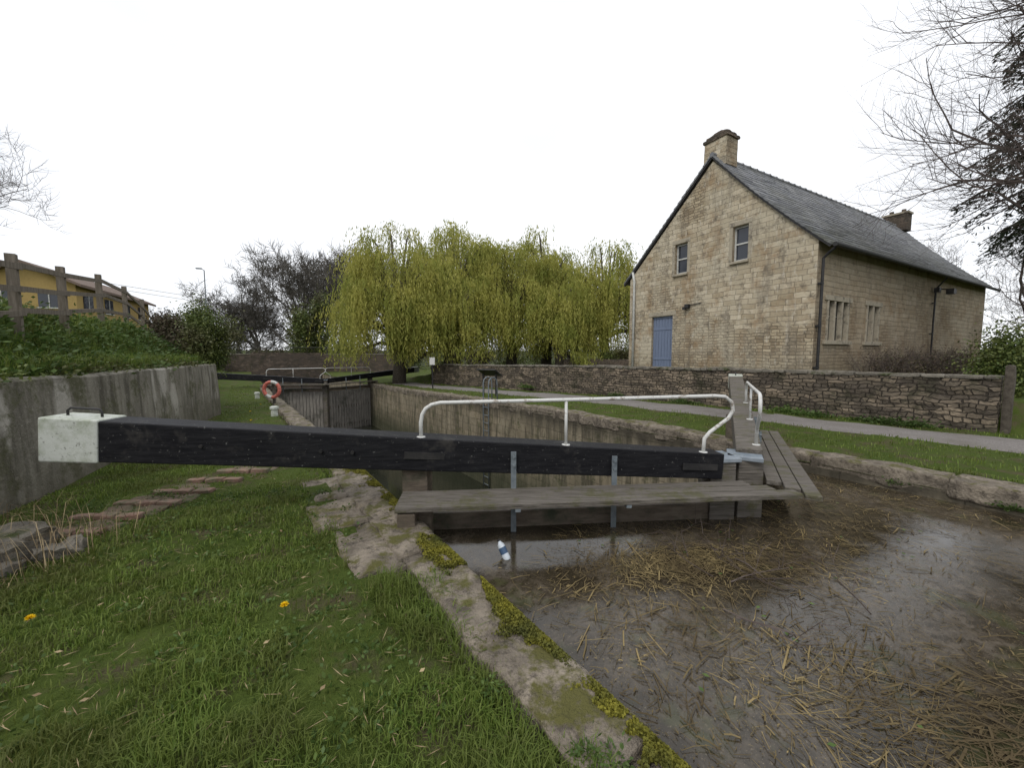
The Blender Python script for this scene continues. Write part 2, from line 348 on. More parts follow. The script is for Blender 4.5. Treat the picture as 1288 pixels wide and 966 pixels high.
for i in range(len(pl)-1):
    for j in range(nq-1):
        if PL-.01<=pl[i] and pl[i+1]<=PR+.01 and ql[j]>=-80 and ql[j+1]<=46.01: continue
        F.append((i*nq+j,(i+1)*nq+j,(i+1)*nq+j+1,i*nq+j+1))
g=npmesh('ground',V,F,'ground',rotz=TH); g.data.polygons.foreach_set('use_smooth',[True]*len(F))

# canal water
mt_=W2L(2.5,4.48); hl=W2L(-1.2,4.25); hr=(PR,3.75)
mb=MB(); mb.add([(PL-.2,-80,-.25),(PR+.2,-80,-.25),(PR+.2,hr[1]+.1,-.25),(mt_[0],mt_[1],-.25),(PL-.2,hl[1]+.1,-.25)],[(0,1,2,3,4)]); mb.build('canal_water',['water'],TH)
mb=MB(); mb.add([(PL-.1,1.2,-3.2),(PR+.1,1.2,-3.2),(PR+.1,46,-3.2),(PL-.1,46,-3.2)],[(0,1,2,3)]); mb.build('lock_chamber_water',['dwater'],TH)
# lock walls
def wallstrip(name,p0,p1,q0,q1,ztop,zbot,mat,dq=.5,amp=.02):
    mb=MB(); qs=np.arange(q0,q1+1e-6,dq); zs=np.linspace(0,1,12)
    V=[];F=[]; k=len(zs)
    for s,p in ((0,p0),(1,p1)):
        for q in qs:
            zt=ztop(q)
            for t in zs:
                z=zbot+(zt-zbot)*t; V.append((p+noise.noise(Vector((p,q*1.7,z*1.7)))*amp,q,z))
    n=len(qs)
    for i in range(n-1):
        for j in range(k-1):
            F.append((i*k+j,i*k+j+1,(i+1)*k+j+1,(i+1)*k+j)); b=n*k
            F.append((b+i*k+j,b+(i+1)*k+j,b+(i+1)*k+j+1,b+i*k+j+1))
        F.append((i*k+k-1,n*k+i*k+k-1,n*k+(i+1)*k+k-1,(i+1)*k+k-1))
    for i in (0,n-1):
        for j in range(k-1): F.append((i*k+j,i*k+j+1,n*k+i*k+j+1,n*k+i*k+j))
    mb.add(V,F); return mb.build(name,[mat],TH)
wallstrip('lock_side_wall',PL-.35,PL-.01,-30,46,lambda q:float(hb(q))-.14,-4.2,'lockstone')
wallstrip('lock_side_wall',PR+.01,PR+.35,-30,46,lambda q:float(hb(q))-.14,-4.2,'lockstone')
mb=MB(); mb.box((4.3,46.1,-1.5),(6.6,.4,6.4)); mb.build('canal_end_wall',['brownbrick'],TH)
def coping(name,pc,wd,q0,q1):
    mb=MB(); q=q0
    while q<q1:
        L=random.uniform(.7,1.5); w=wd*random.uniform(.93,1.08)
        c=pc+(wd-w)/2*(1 if pc<4 else -1)
        mb.rock((c+random.uniform(-.012,.012),q+L/2,float(hb(q+L/2))-.095+random.uniform(-.012,.012)),(w,L-.008,.25),random.uniform(-.012,.012),0,.034,.045,3.6)
        q+=L
    return mb.build(name,['coping'],TH,smooth=True)
coping('lock_coping',PL-.185,.38,-3,27); coping('lock_coping',PR+.24,.46,-6,27)
mb=MB()
for (p,q,w,l) in [(.82,3.3,.42,.95),(.76,4.2,.5,.8),(.78,5.0,.45,.85)]:
    mb.rock((p,q,-.105),(w,l,.24),random.uniform(-.06,.06),0,.05,.05,2.6)
mb.build('stone_paving',['coping'],TH,smooth=True)
# moss on near coping
n=120000; q=rng.uniform(-.5,6.2,n); p=PL-np.abs(rng.normal(0,.10,n))+.015
k=np.array([noise.noise(Vector((a*4,b*1.9,3)))+.6*noise.noise(Vector((a*14,b*12,3))) for a,b in zip(p,q)]); ok=k>-.10+2.0*(PL-p)
p,q=p[ok],q[ok]; x,y=L2W(p,q); leaves('moss',np.stack([x,y,.026+rng.uniform(-.012,.024,len(x))-.9*np.clip(p-PL+.01,0,1)],1),.016,.012,'moss')

# concrete retaining wall (left)
mb=MB(); qs=np.arange(-6,14.3,.4); V=[];F=[]
for q in qs:
    pw=float(pwl(q)); zt=1.32+.03*noise.noise(Vector((0,q*.8,0)))
    for (dp,z) in ((0,-.4),(0,.0),(-.02,.45),(-.04,.9),(-.06,zt-.03),(-.09,zt),(-.5,zt),(-.5,-.4)):
        V.append((pw+dp+.02*noise.noise(Vector((q*1.3,z*2,1))),q,z))
for i in range(len(qs)-1):
    for j in range(7): F.append((i*8+j,(i+1)*8+j,(i+1)*8+j+1,i*8+j+1))
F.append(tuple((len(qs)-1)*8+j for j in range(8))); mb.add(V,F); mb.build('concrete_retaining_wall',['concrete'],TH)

# garden wall (right)
mb=MB(); qs=np.arange(1.0,25.2,.15); V=[];F=[];prof=[(0,-.3),(0,0),(0,.18),(0,.36),(0,.54),(0,.72),(0,.9),(.01,1.08),(.46,1.08),(.45,.3),(.45,-.3)]
for q in qs:
    pw=float(pwr(q))
    for dp,z in prof: V.append((pw+dp+.05*noise.noise(Vector((q*3.5,z*5,1))),q,z+float(hb(q))*.6+(.05*noise.noise(Vector((q*.6,2,1))) if z>1 else 0)))
k=len(prof)
for i in range(len(qs)-1):
    for j in range(k-1): F.append((i*k+j,(i+1)*k+j,(i+1)*k+j+1,i*k+j+1))
F.append(tuple(range(k))[::-1]); F.append(tuple((len(qs)-1)*k+j for j in range(k))); mb.add(V,F)
q=1.0
while q<25:
    L=random.uniform(.2,.65); mb.rock((float(pwr(q))+.22,q+L/2,1.115+float(hb(q))*.6+.05*noise.noise(Vector((q*.6,2,1)))),(.52,L-.01,random.uniform(.06,.11)),random.uniform(-.04,.04),1,.02,.1,3); q+=L
mb.build('garden_rubble_wall',['rubble','rockstone'],TH)

# gravel path
mb=MB(); qs=np.arange(-14,27,.5); V=[];F=[]
for q in qs:
    for t in (0,.25,.5,.75,1):
        p=float(pwr(q))-2.25+t*1.6+.08*math.sin(q*1.7+t*5)*(1 if t in(0,1) else 0); V.append((p,q,float(hgt(p,q))+.022-.02*abs(t-.5)*2))
for i in range(len(qs)-1):
    for j in range(4): F.append((i*5+j,i*5+j+1,(i+1)*5+j+1,(i+1)*5+j))
mb.add(V,F); mb.build('gravel_path',['gravel'],TH,smooth=True)

# brick foot grips
mb=MB()
for i,(x,y) in enumerate([(-3.98,3.42),(-3.96,3.78),(-3.9,4.15),(-3.82,4.52),(-3.72,4.88),(-3.6,5.22)]):
    z=float(hgt(*W2L(x,y)))
    for k in range(3): mb.rock((x+(k-1)*.215,y+(k-1)*.02+random.uniform(-.01,.01),z+.008),(.205,.1,.06),.1+random.uniform(-.08,.08),0,.014,.1,6)
    mb.rock((x+.02,y+.17,z-.02),(.66,.26,.05),.1,1,.03,.2,4)
mb.build('brick_foot_grips',['brick','dirt'],smooth=True)
mb=MB()
for c,s,r in [((-3.95,2.98,.08),(.5,.4,.28),.3),((-3.6,3.05,.03),(.28,.25,.16),.8),((-4.15,2.7,.10),(.6,.4,.32),-.4),((-3.75,2.75,.03),(.3,.2,.15),.2)]:
    mb.rock(c,s,r,0,.08,.2,4)
mb.build('broken_stones',['rockstone'],smooth=False)

# ------------------------------------------------------------ lock gates
def leaf_gate(root,nm,Hh,Mm,up,zb,tail,near=True,th_tail=.40,tailrise=.45,we=.5,beam='black'):
    H=Vector((*Hh,0)); Mt=Vector((*Mm,0)); d=(Mt-H).normalized(); n=Vector((*up,0)); n=(n-d*n.dot(d)).normalized()
    Lf=(Mt-H).length; tot=Lf+tail; T=H-d*tail
    z1,z0=zb+.36,zb+.36+tailrise
    def bz(s): return z0+(z1-z0)*s/tot
    def P(s,o=0,z=0): q=T+d*s+n*o; return (q.x,q.y,z)
    def hh(s): return th_tail+(.28-th_tail)*s/tot
    mb=MB(); mb.obox(P(we,0,bz(we)),P(tot-.02,0,bz(tot)),.32,hh(we),.27,hh(tot)); mb.build('balance_beam',[beam],bevel=.012,parent=root)
    mb=MB(); mb.obox(P(0,0,bz(0)),P(we,0,bz(we)),.335,hh(0)+.02,.33,hh(we)+.02); mb.build('beam_white_end',['white'],bevel=.015,parent=root)
    mb=MB(); zz=bz(.3)+hh(.3)/2
    mb.tube([P(.12,0,zz),P(.12,0,zz+.07),P(.15,0,zz+.095),P(.39,0,zz+.08),P(.42,0,zz+.055),P(.42,0,zz-.02)],.011,8); mb.build('beam_handle',['darkmetal'],smooth=True,parent=root)
    mb=MB(); o=-.05
    mb.obox(P(tail,o,zb-4),P(tail,o,bz(tail)-.1),.26,.26,m=0)
    mb.obox(P(tot+.02,o,zb-4),P(tot+.02,o,zb+.40),.28,.30,m=1)
    for z in (-.17,-1.3,-2.5,-3.6): mb.obox(P(tail+.1,o,zb+z),P(tot-.1,o,zb+z),.22,.2,m=0)
    k=int(Lf/.2)
    for i in range(k):
        s=tail+.12+i*(Lf-.24)/k; oo=o+(.125 if not near else -.125); mb.obox(P(s+.1,oo,zb-4),P(s+.1,oo,zb-.28+random.uniform(-.01,.01)),.185,.04,m=2)
    mb.build('gate_frame',['wetwood','timber','oldgate'],bevel=.008,parent=root)
    mb=MB(); mb.obox(P(tot-.17,o,zb+.425),P(tot+.2,o,zb+.425),.36,.05); mb.build('post_cap',['cap'],bevel=.01,parent=root)
    mb=MB()
    for i in range(3):
        o1=.235+i*.15; mb.obox(P(tail-.12,o1,zb+.185),P(tot+.18+.17*i,o1,zb+.185+random.uniform(-.006,.006)),.139,.05)
    mb.build('walkway_planks',['timber'],bevel=.006,parent=root)
    mb=MB()
    for f in (.30,.62):
        s=tail+Lf*f; mb.obox(P(s,.178,zb-.3),P(s,.178,bz(s)+.08),.055,.012); mb.obox(P(s,.16,zb+.145),P(s,.60,zb+.145),.05,.035)
        for zz in (bz(s)+.03,bz(s)-.06): mb.tube([P(s,.18,zz),P(s,.205,zz)],.014,8)
    mb.build('walkway_brackets',['steel'],parent=root)
    mb=MB(); mb.obox(P(tail-.02,.14,zb+.06),P(tail-.02,.6,zb+.06),.16,.17); mb.obox(P(tail+.12,.33,zb+.14),P(tail+.12,.33,zb-.5),.14,.12); mb.build('walkway_bearer',['wetwood'],parent=root,bevel=.008)
    mb=MB()
    for s in (tail+.05,tot-.35):
        mb.obox(P(s-.15,.155,bz(s)),P(s+.25,.147,bz(s+.2)-.01),.012,.07)
    for s in (we+.9,we+2.0,tail-.6,tail+1.0): mb.tube([P(s,.14,bz(s)),P(s,.175,bz(s))],.018,8)
    mb.build('beam_ironwork',['darkmetal'],parent=root)
    mb=MB(); s0=tail+.06; s1=tail+Lf*.47; s2=tot-.12; zt=zb+1.10
    def top(s): return bz(s)+hh(s)/2-.01
    mb.tube([P(s0,.08,top(s0)),P(s0,.08,zt-.20),P(s0+.015,.08,zt-.12),P(s0+.05,.08,zt-.06),P(s0+.11,.08,zt-.02),P(s0+.2,.08,zt),P(s1,.08,zt+.015),P(s2,.08,zt+.04),P(s2+.12,.08,zt+.03),P(s2+.2,.08,zt-.03),P(s2+.22,.08,zt-.12),P(s2+.17,.08,zt-.21),P(s2-.04,.08,zt-.36),P(s2-.10,.08,zt-.43),P(s2-.11,.08,top(s2))],.020,10)
    mb.tube([P(s1,.08,top(s1)),P(s1,.08,zt)],.016,8)
    for s in (s0,s1,s2-.11): mb.tube([P(s,.08,top(s)-.005),P(s,.08,top(s)+.015)],.045,10)
    mb.build('handrail',['rail'],smooth=True,parent=root)
root=empty('lock_gate',(0,0,0))
leaf_gate(root,'a',(-1.0,4.10),(2.33,4.42),(0,-1),0,3.40)
rb=empty('lock_gate',(0,0,0))
u=Vector((.47,.883)); m0=Vector((2.74,4.52))
leaf_gate(rb,'b',tuple(m0+u*3.1),tuple(m0),(.883,-.47),0,4.4,tailrise=.50,th_tail=.34,beam='timber')
r3=empty('lower_lock_gate'); leaf_gate(r3,'c',L2W(1.3,27.5),L2W(4.25,26.2),(ST,-CT),-.4,4.2,near=False)
r4=empty('lower_lock_gate'); leaf_gate(r4,'d',L2W(7.3,27.5),L2W(4.35,26.2),(ST,-CT),-.4,4.4,near=False)

# ladder on chamber wall
mb=MB(); q0=11.9
for dq in (0,.36):
    p=PR-.07; mb.tube([(p,q0+dq,-3.2),(p,q0+dq,.55),(p+.03,q0+dq,.68),(p+.12,q0+dq,.76),(p+.24,q0+dq,.76),(p+.33,q0+dq,.68),(p+.36,q0+dq,.5),(p+.36,q0+dq,-.1)],.022,8)
z=-3.1
while z<-.05: mb.tube([(PR-.07,q0,z),(PR-.07,q0+.36,z)],.014,6); z+=.28
mb.build('wall_ladder',['steel'],TH,smooth=True)

# ------------------------------------------------------------ house
HR=math.atan2(.49,.872); HO=(8.66,11.5,0)
house=empty('stone_house',HO,HR)
LX,WY,AY=16.3,7.1,3.35; ZE,ZA,ZB=4.80,8.30,.3
mb=MB(); mb.add([(0,0,ZB),(0,WY,ZB),(0,WY,ZE),(0,AY,ZA),(0,0,ZE),(LX,0,ZB),(LX,WY,ZB),(LX,WY,ZE),(LX,AY,ZA),(LX,0,ZE)],
 [(0,4,3,2,1),(5,6,7,8,9),(0,5,9,4),(1,2,7,6),(4,9,8,3),(3,8,7,2),(0,1,6,5)])
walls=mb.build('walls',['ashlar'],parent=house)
gw=[(2.0,2.53,4.68,5.83,'g'),(4.27,4.82,4.65,5.78,'g'),(4.84,5.86,.85,3.1,'d')]
sw=[(.68,2.1,2.0,3.17,3),(3.34,4.36,2.0,3.17,2)]
cut=MB()
for a,b,c,d,k in gw: cut.box((0,(a+b)/2,(c+d)/2),(.44,b-a,d-c))
for a,b,c,d,k in sw: cut.box(((a+b)/2,0,(c+d)/2),(b-a,.4,d-c))
co=cut.build('cut',['ashlar'],parent=house)
bm_=walls.modifiers.new('b','BOOLEAN'); bm_.object=co; bm_.operation='DIFFERENCE'; bm_.solver='EXACT'
bpy.context.view_layer.update()
bpy.context.view_layer.objects.active=walls; walls.select_set(True)
bpy.ops.object.modifier_apply(modifier='b'); bpy.data.objects.remove(co)
fr=MB(); gl=MB(); st=MB(); dr=MB()
for a,b,c,d,k in gw:
    y=(a+b)/2; z=(c+d)/2
    if k=='g':
        gl.box((.17,y,z),(.02,b-a,d-c))
        for zz in (c+.035,z,d-.035): fr.box((.14,y,zz),(.05,b-a-.02,.05))
        for yy in (a+.035,b-.035): fr.box((.137,yy,z),(.05,.045,d-c-.01))
        st.box((0.005,y,d+.085),(.04,b-a+.24,.15)); st.box((-.02,y,c-.045),(.12,b-a+.1,.08))
        for yy in (a-.06,b+.06): st.box((.008,yy,z),(.03,.115,d-c-.01))
    else:
        n=7
        for i in range(n): dr.box((.12,a+(b-a)*(i+.5)/n,z-.03),(.04,(b-a)/n-.012,d-c-.1))
        dr.box((.15,y,z),(.02,b-a,d-c)); dr.box((.11,y,d-.04),(.07,b-a,.075))
        for zz in (1.4,2.6): dr.box((.095,y,zz),(.02,b-a-.06,.09))
        st.box((.006,y,d+.1),(.04,b-a+.3,.17))
for a,b,c,d,k in sw:
    x=(a+b)/2; z=(c+d)/2; gl.box((x,.16,z),(b-a,.02,d-c))
    for i in range(k+1):
        xx=a+(b-a)*i/k; xx=min(max(xx,a+.05),b-.05); st.box((xx,.03,z),(.1,.12,d-c-.002))
    for i in range(k):
        xx=a+(b-a)*(i+.5)/k; fr.box((xx,.12,z),(.02,.02,d-c)); fr.box((xx,.125,z+.15),((b-a)/k,.02,.02))
    st.box((x,-.005,d+.08),(b-a+.3,.07,.155)); st.box((x,-.02,c-.06),(b-a+.3,.12,.115))
fr.build('window_frames',['frame'],parent=house); gl.build('window_glass',['glass'],parent=house); dr.build('door',['blue'],parent=house,bevel=.005)
st.build('window_surrounds',['dressed'],parent=house,bevel=.008)
rf=MB(); N=24
def slope(t,side):
    if side==0: return (AY-(AY+.32)*t, 8.53-3.86*t-.13*math.sin(math.pi*t))
    return (AY+(WY-AY+.3)*t, 8.53-3.84*t)
for side in (0,1):
    for i in range(N):
        y0,z0=slope(i/N,side); y1,z1=slope((i+1)/N,side)
        x=-.1; 
        while x<LX+.1:
            w=min(random.uniform(.5,1.3),LX+.1-x); 
            if w<.02: break
            dz=random.uniform(-.004,.018); sg=.03*noise.noise(Vector((x*.4,i*.3,side*9)))
            V=[(x,y0,z0+sg),(x+w,y0,z0+sg),(x+w,y1,z1+.03+dz+sg),(x,y1,z1+.03+dz+sg),(x,y0,z0-.07),(x+w,y0,z0-.07),(x+w,y1,z1-.05),(x,y1,z1-.05)]
            rf.add(V,[(0,3,2,1),(4,5,6,7),(0,1,5,4),(1,2,6,5),(2,3,7,6),(3,0,4,7)]); x+=w
rf.build('roof_slates',['slate'],parent=house)
rd=MB(); x=-.1
while x<LX: rd.tube([(x,AY,8.50),(x+.42,AY,8.515)],.085,8); rd.tube([(x+.40,AY,8.515),(x+.45,AY,8.515)],.1,8); x+=.45
rd.build('ridge_tiles',['slate'],parent=house)
vg=MB()
for side in (0,1):
    pts=[slope(i/8,side) for i in range(9)]
    for a,b in zip(pts[:-1],pts[1:]): vg.obox((-.04,a[0],a[1]-.10),(-.04,b[0],b[1]-.10),.07,.06)
vg.build('verge',['darkmetal'],parent=house)
ch=MB(); cx,cy=.40,AY
ch.rock((cx,cy,8.6),(.64,.84,1.0),0,0,.015,.02,4); ch.rock((cx,cy,9.08),(.74,.94,.1),0,2,.02,.05,5); ch.rock((cx,cy,9.18),(.6,.8,.12),0,2,.02,.1,5); ch.rock((cx,cy,9.28),(.4,.55,.12),0,2,.02,.2,5)
ch.box((LX-.3,cy,8.65),(.6,1.0,.9),m=2); ch.box((LX-.3,cy,9.12),(.7,1.1,.09),m=1)
for dy in (-.25,.25): ch.tube([(LX-.3,cy+dy,9.15),(LX-.3,cy+dy,9.35)],.1,8,m=2)
ch.build('chimneys',['ashlar','dressed','brownbrick'],parent=house,bevel=0)
pp=MB()
pp.tube([(-.05,-.42,4.60),(LX+.05,-.42,4.60)],.06,10)
pp.tube([(.12,-.40,4.58),(.12,-.2,4.42),(.12,-.09,4.3),(.12,-.09,.3)],.04,8)
pp.tube([(9.2,-.4,4.58),(9.2,-.2,4.3),(9.2,-.09,4.15),(9.2,-.09,.3)],.03,8)
pp.box((9.2,-.14,4.1),(.2,.16,.18)); pp.tube([(9.7,-.03,4.2),(9.7,-.35,4.15)],.02,6); pp.box((9.7,-.4,4.05),(.3,.22,.2))
for z in (1.2,2.4,3.6): pp.box((.12,-.06,z),(.14,.1,.05)); pp.box((9.2,-.06,z),(.11,.1,.04))
pp.box((-.07,4.15,3.38),(.12,.16,.14)); pp.box((-.14,4.22,3.3),(.12,.1,.1)); pp.tube([(-.03,4.15,3.4),(-.03,3.6,3.45)],.015,6)
pp.build('rainwater_pipes',['darkmetal'],parent=house,smooth=False)
gp=MB(); gp.tube([(-.07,WY-.3,.4),(-.07,WY-.3,4.7),(-.07,WY-.2,5.1)],.05,8); gp.build('soil_pipe',['frame'],parent=house,smooth=True)

# ------------------------------------------------------------ trees
def bare(mb,p,d,L,r,lv,mx,R,kids=5,spread=.75,upb=.12,wob=.18,bias=Vector((0,0,0)),rm=.003):
    n=4 if lv<mx else 3; pts=[p.copy()]; q=p.copy(); dd=d.copy()
    for i in range(n):
        dd=(dd+Vector((R.gauss(0,wob),R.gauss(0,wob),R.gauss(0,wob)+upb))+bias).normalized(); q=q+dd*L/n; pts.append(q.copy())
    e=r*(.45 if lv<mx else .4); mb.tube(pts,[r+(e-r)*i/n for i in range(n+1)],3 if lv>1 else 7,cap=False)
    if lv>=mx: return
    for k in range(kids):
        t=.3+.7*(k+R.random())/kids; i=min(int(t*n),n-1); f=t*n-i; b=pts[i].lerp(pts[i+1],min(f,1)); ax=(pts[i+1]-pts[i]).normalized()
        s=Vector((R.gauss(0,1),R.gauss(0,1),R.gauss(0,1))); s=(s-ax*s.dot(ax)).normalized()
        nd=(ax*(1-spread*.55)+s*spread).normalized()
        bare(mb,b,nd,L*R.uniform(.5,.72),max(r*.5*(1-.3*t),rm),lv+1,mx,R,kids,spread,upb,wob,bias,rm)
def bare_mesh(seed,L,r,mx,kids,mat='twig',**kw):
    mb=MB(); bare(mb,Vector((0,0,0)),Vector((0,0,1)),L,r,0,mx,random.Random(seed),kids,**kw)
    me=bpy.data.meshes.new('bare_tree'); me.from_pydata(mb.v,[],mb.f); me.materials.append(MAT[mat]); return me
def place(name,me,x,y,z,s=1,rz=0,sz=None):
    o=bpy.data.objects.new(name,me); col.objects.link(o); o.location=(x,y,z); o.scale=(s,s,sz or s); o.rotation_euler=(0,0,rz); return o
def gz(x,y): return float(hgt(*W2L(x,y)))
dm=[bare_mesh(11,6.5,.25,5,5,'dtwig',spread=.7,rm=.02),bare_mesh(12,7,.28,5,5,'dtwig',spread=.6,rm=.02),bare_mesh(13,6,.24,5,5,'dtwig',spread=.8,rm=.02)]
R=random.Random(5)
for (x,y,s) in [(-37,60,1.35),(-33,62,1.75),(-29,60,1.8),(-35,66,1.8),(-30,68,1.9),(-32,58,1.5),(-41,66,1.0),(-25,62,1.7),(-46,66,.7),(-54,70,.8),(-22,66,1.6),(-61,75,.75),(-50,62,.55),(-39,58,.9)]:
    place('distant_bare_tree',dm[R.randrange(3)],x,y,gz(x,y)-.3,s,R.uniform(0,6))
bt=bare_mesh(31,6,.25,5,5,'twig',spread=.75,rm=.008)
place('bare_tree',bt,36,27,.5,1.0,1); place('bare_tree',bt,42,30,.5,1.05,2.4); place('bare_tree',bt,33,33,.5,.95,4); place('bare_tree',bt,31,20,.5,.78,5)
place('bare_tree',bt,-27.5,18.5,1.5,1.05,2)
mb=MB(); R2=random.Random(44)
base=Vector((17.5,11.5,.5)); mb.tube([base,base+Vector((-.2,0,4)),base+Vector((-.3,.1,8)),base+Vector((-.5,0,12)),base+Vector((-.6,0,15))],[.35,.3,.22,.14,.05],8)
for k in range(14):
    z=4.0+k*.64; d=Vector((-1,R2.uniform(-.55,.3),R2.uniform(.0,.4))).normalized()
    bare(mb,base+Vector((-.3,0,z)),d,R2.uniform(3.0,4.5)*(1-.02*k),.07,2,5,R2,6,.6,.05,.14,Vector((-.04,0,.01)))
mb.build('bare_tree',['twig'])

def willow(x,y,h,r,seed,nc=46,dens=40):
    g=np.random.default_rng(seed); zb=gz(x,y); rt=empty('willow_tree',(x,y,zb)); mb=MB(); R=random.Random(seed)
    th=h*.28; mb.tube([(0,0,-.3),(.1,0,th*.5),(-.1,.1,th)],[.5,.4,.34],9)
    P=[];D=[]
    for c in range(nc):
        az=g.uniform(0,2*np.pi); rr=r*math.sqrt(g.uniform(0.02,1))*.98; zc=h*(.97-.52*(rr/r)**2)+g.uniform(-2.4,.5)
        C=np.array([rr*math.cos(az),rr*math.sin(az),zc]); out=np.array([math.cos(az),math.sin(az),0])
        mb.tube([(-.1,.1,th*.9),tuple(C*np.array([.35,.35,.0])+np.array([0,0,th+(zc-th)*.55])),tuple(C*np.array([.8,.8,1])+np.array([0,0,-.4])),tuple(C)],[.17,.11,.06,.03],5)
        lc=g.uniform(.55,1.)
        for s in range(dens):
            st0=C+g.normal(size=3)*np.array([.38,.38,.3]); o2=out*.8+np.array([*g.normal(size=2)*.45,0]); 
            Lz=g.uniform(1.0,1.+max(1.5,min(zc-.6,6.5))*lc); Lz=min(Lz,max(.8,st0[2]-g.uniform(.5,2.0)))
            k=max(int(Lz/.13),3); t=np.linspace(0,1,k)[:,None]*Lz
            pos=st0+o2*g.uniform(.4,1.1)*(1-np.exp(-t*1.4))-np.array([0,0,1])*(t-.45*(1-np.exp(-t*3)))
            pos=pos+g.normal(size=pos.shape)*.045; P.append(pos)
            D.append(np.tile(np.array([*g.normal(size=2)*.12,-1.]),(k,1))+g.normal(size=(k,3))*.3)
    P=np.concatenate(P);D=np.concatenate(D)
    V,F=leafV(P,g.uniform(.18,.30,len(P)),g.uniform(.04,.08,len(P)),D)
    npmesh('hanging_foliage',V,F,'willow',rt); mb.build('trunk_and_limbs',['bark'],parent=rt,smooth=True)
for i,(x,y,h,r) in enumerate([(-7.7,27,10.4,4.0),(-4.6,32,12.6,4.6),(-.1,31,11.0,4.0),(2.8,33,12.2,4.2),(7.4,32,10.4,4.0),(-4.4,27.5,7.4,3.2),(3.4,28.5,6.4,3.0)]):
    willow(x,y,h,r,100+i)

def bush(name,c,s,n,mat,l=.09,w=.05,clump=14,parent=None):
    cc=rng.normal(size=(clump,3)); cc/=np.linalg.norm(cc,axis=1,keepdims=True); cc*=rng.uniform(.35,.85,(clump,1))
    ix=rng.integers(0,clump,n); P=cc[ix]+rng.normal(size=(n,3))*.2
    P=P*np.array(s)+np.array(c); P=P[P[:,2]>c[2]-s[2]*1.0]
    return leaves(name,P,rng.uniform(.6,1.3,len(P))*l,rng.uniform(.6,1.3,len(P))*w,mat,None,0,parent)
# conifer at right
cx,cy=18.1,12.4; rt=empty('conifer_tree',(cx,cy,0)); mb=MB(); mb.tube([(0,0,.2),(0,0,9),(0,0,18)],[.35,.25,.06],8)
P=[];D=[]
for k in range(270):
    z=6.0+k*.045; az=random.uniform(0,6.28); L=(3.5*(1-(z-5)/19)+.3)*random.uniform(.6,1.1); e=[]
    for t in np.linspace(0,1,7): e.append((math.cos(az)*L*t,math.sin(az)*L*t,z+.35*t-1.3*t*t))
    mb.tube(e,[.045-.005*i for i in range(7)],4,cap=False)
    n=380; t=rng.uniform(.12,1,n); sdx=rng.normal(0,.28,n)*(1.15-t)*1.5
    P.append(np.stack([math.cos(az)*L*t-math.sin(az)*sdx,math.sin(az)*L*t+math.cos(az)*sdx,z+.35*t-1.3*t*t-np.abs(sdx)*.4-rng.exponential(.2,n)],1))
    D.append(np.stack([math.cos(az)+rng.normal(0,.6,n),math.sin(az)+rng.normal(0,.6,n),-.6+rng.normal(0,.5,n)],1))
V,F=leafV(np.concatenate(P),.16,.045,np.concatenate(D)); npmesh('needles',V,F,'dark_leaf',rt); mb.build('trunk_and_branches',['bark'],parent=rt)

# shrubs / hedges
bush('shrub',(-8.95,11.7,1.95),(.85,.8,1.15),16000,'ivy',.07,.04,22)
bush('shrub',(-10.6,12.6,2.3),(1.0,.9,.85),10000,'brownleaf',.07,.04)
bush('ivy_tree',(-23.0,46,4.2),(2.8,2.4,4.4),12000,'ivy',.25,.16,20)
bush('evergreen_shrub',(-33,40,2.6),(2.2,2,2.0),7000,'dark_leaf',.22,.14,16)
P=[]
for i in range(130):
    x_=-75+i*1.05; y_=62+6*math.sin(i*1.7)+abs(x_+20)*.06; h_=random.uniform(2.,4.6)*(1 if x_<-18 else 1.1)
    P.append(np.array([x_,y_,gz(x_,y_)+h_*.5])+rng.normal(size=(420,3))*np.array([1.3,1.,h_*.32]))
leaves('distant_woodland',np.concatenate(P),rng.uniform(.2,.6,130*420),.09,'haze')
for i in range(9): bush('background_hedge',(-30+i*4.2,50+((i*7)%3),1.0),(2.6,1.6,1.5+.5*((i*5)%3)),4500,'ivy' if i%3 else 'brownleaf',.2,.12,16)
bush('garden_hedge',(12.2,9.4,1.2),(1.3,.9,1.25),14000,'ivy',.07,.045,22); bush('garden_hedge',(14.8,10.4,1.4),(1.6,1.1,1.4),12000,'ivy',.08,.05,22)
for i in range(5): bush('background_hedge',(27+i*4,19+i*2.5,2.0),(2.6,2,1.5),6000,'ivy' if i%2 else 'dark_leaf',.14,.09,18)
bush('background_hedge',(7.3,27,1.2),(1.8,1.4,1.2),6000,'ivy',.14,.09,18)
mb=MB(); R3=random.Random(8)
for i in range(34):
    t=R3.uniform(2.0,9.5); off=R3.uniform(-1.0,-.5); x=8.66+.872*t-.49*off; y=11.5+.49*t+.872*off
    for k in range(3): bare(mb,Vector((x,y,.5)),Vector((R3.gauss(0,.35),R3.gauss(0,.35),1)).normalized(),.85,.012,3,5,R3,5,.6,.05,.15)
mb.build('twiggy_shrub',['twig'])
P=[]
for i in range(60):
    t=random.uniform(2.0,9.8); off=random.uniform(-1.1,-.6); x=8.66+.872*t-.49*off; y=11.5+.49*t+.872*off; P.append(np.array([x,y,random.uniform(.7,1.5)])+rng.normal(size=(70,3))*np.array([.3,.2,.18]))
leaves('bramble_shrub',np.concatenate(P),.065,.04,'brownleaf')

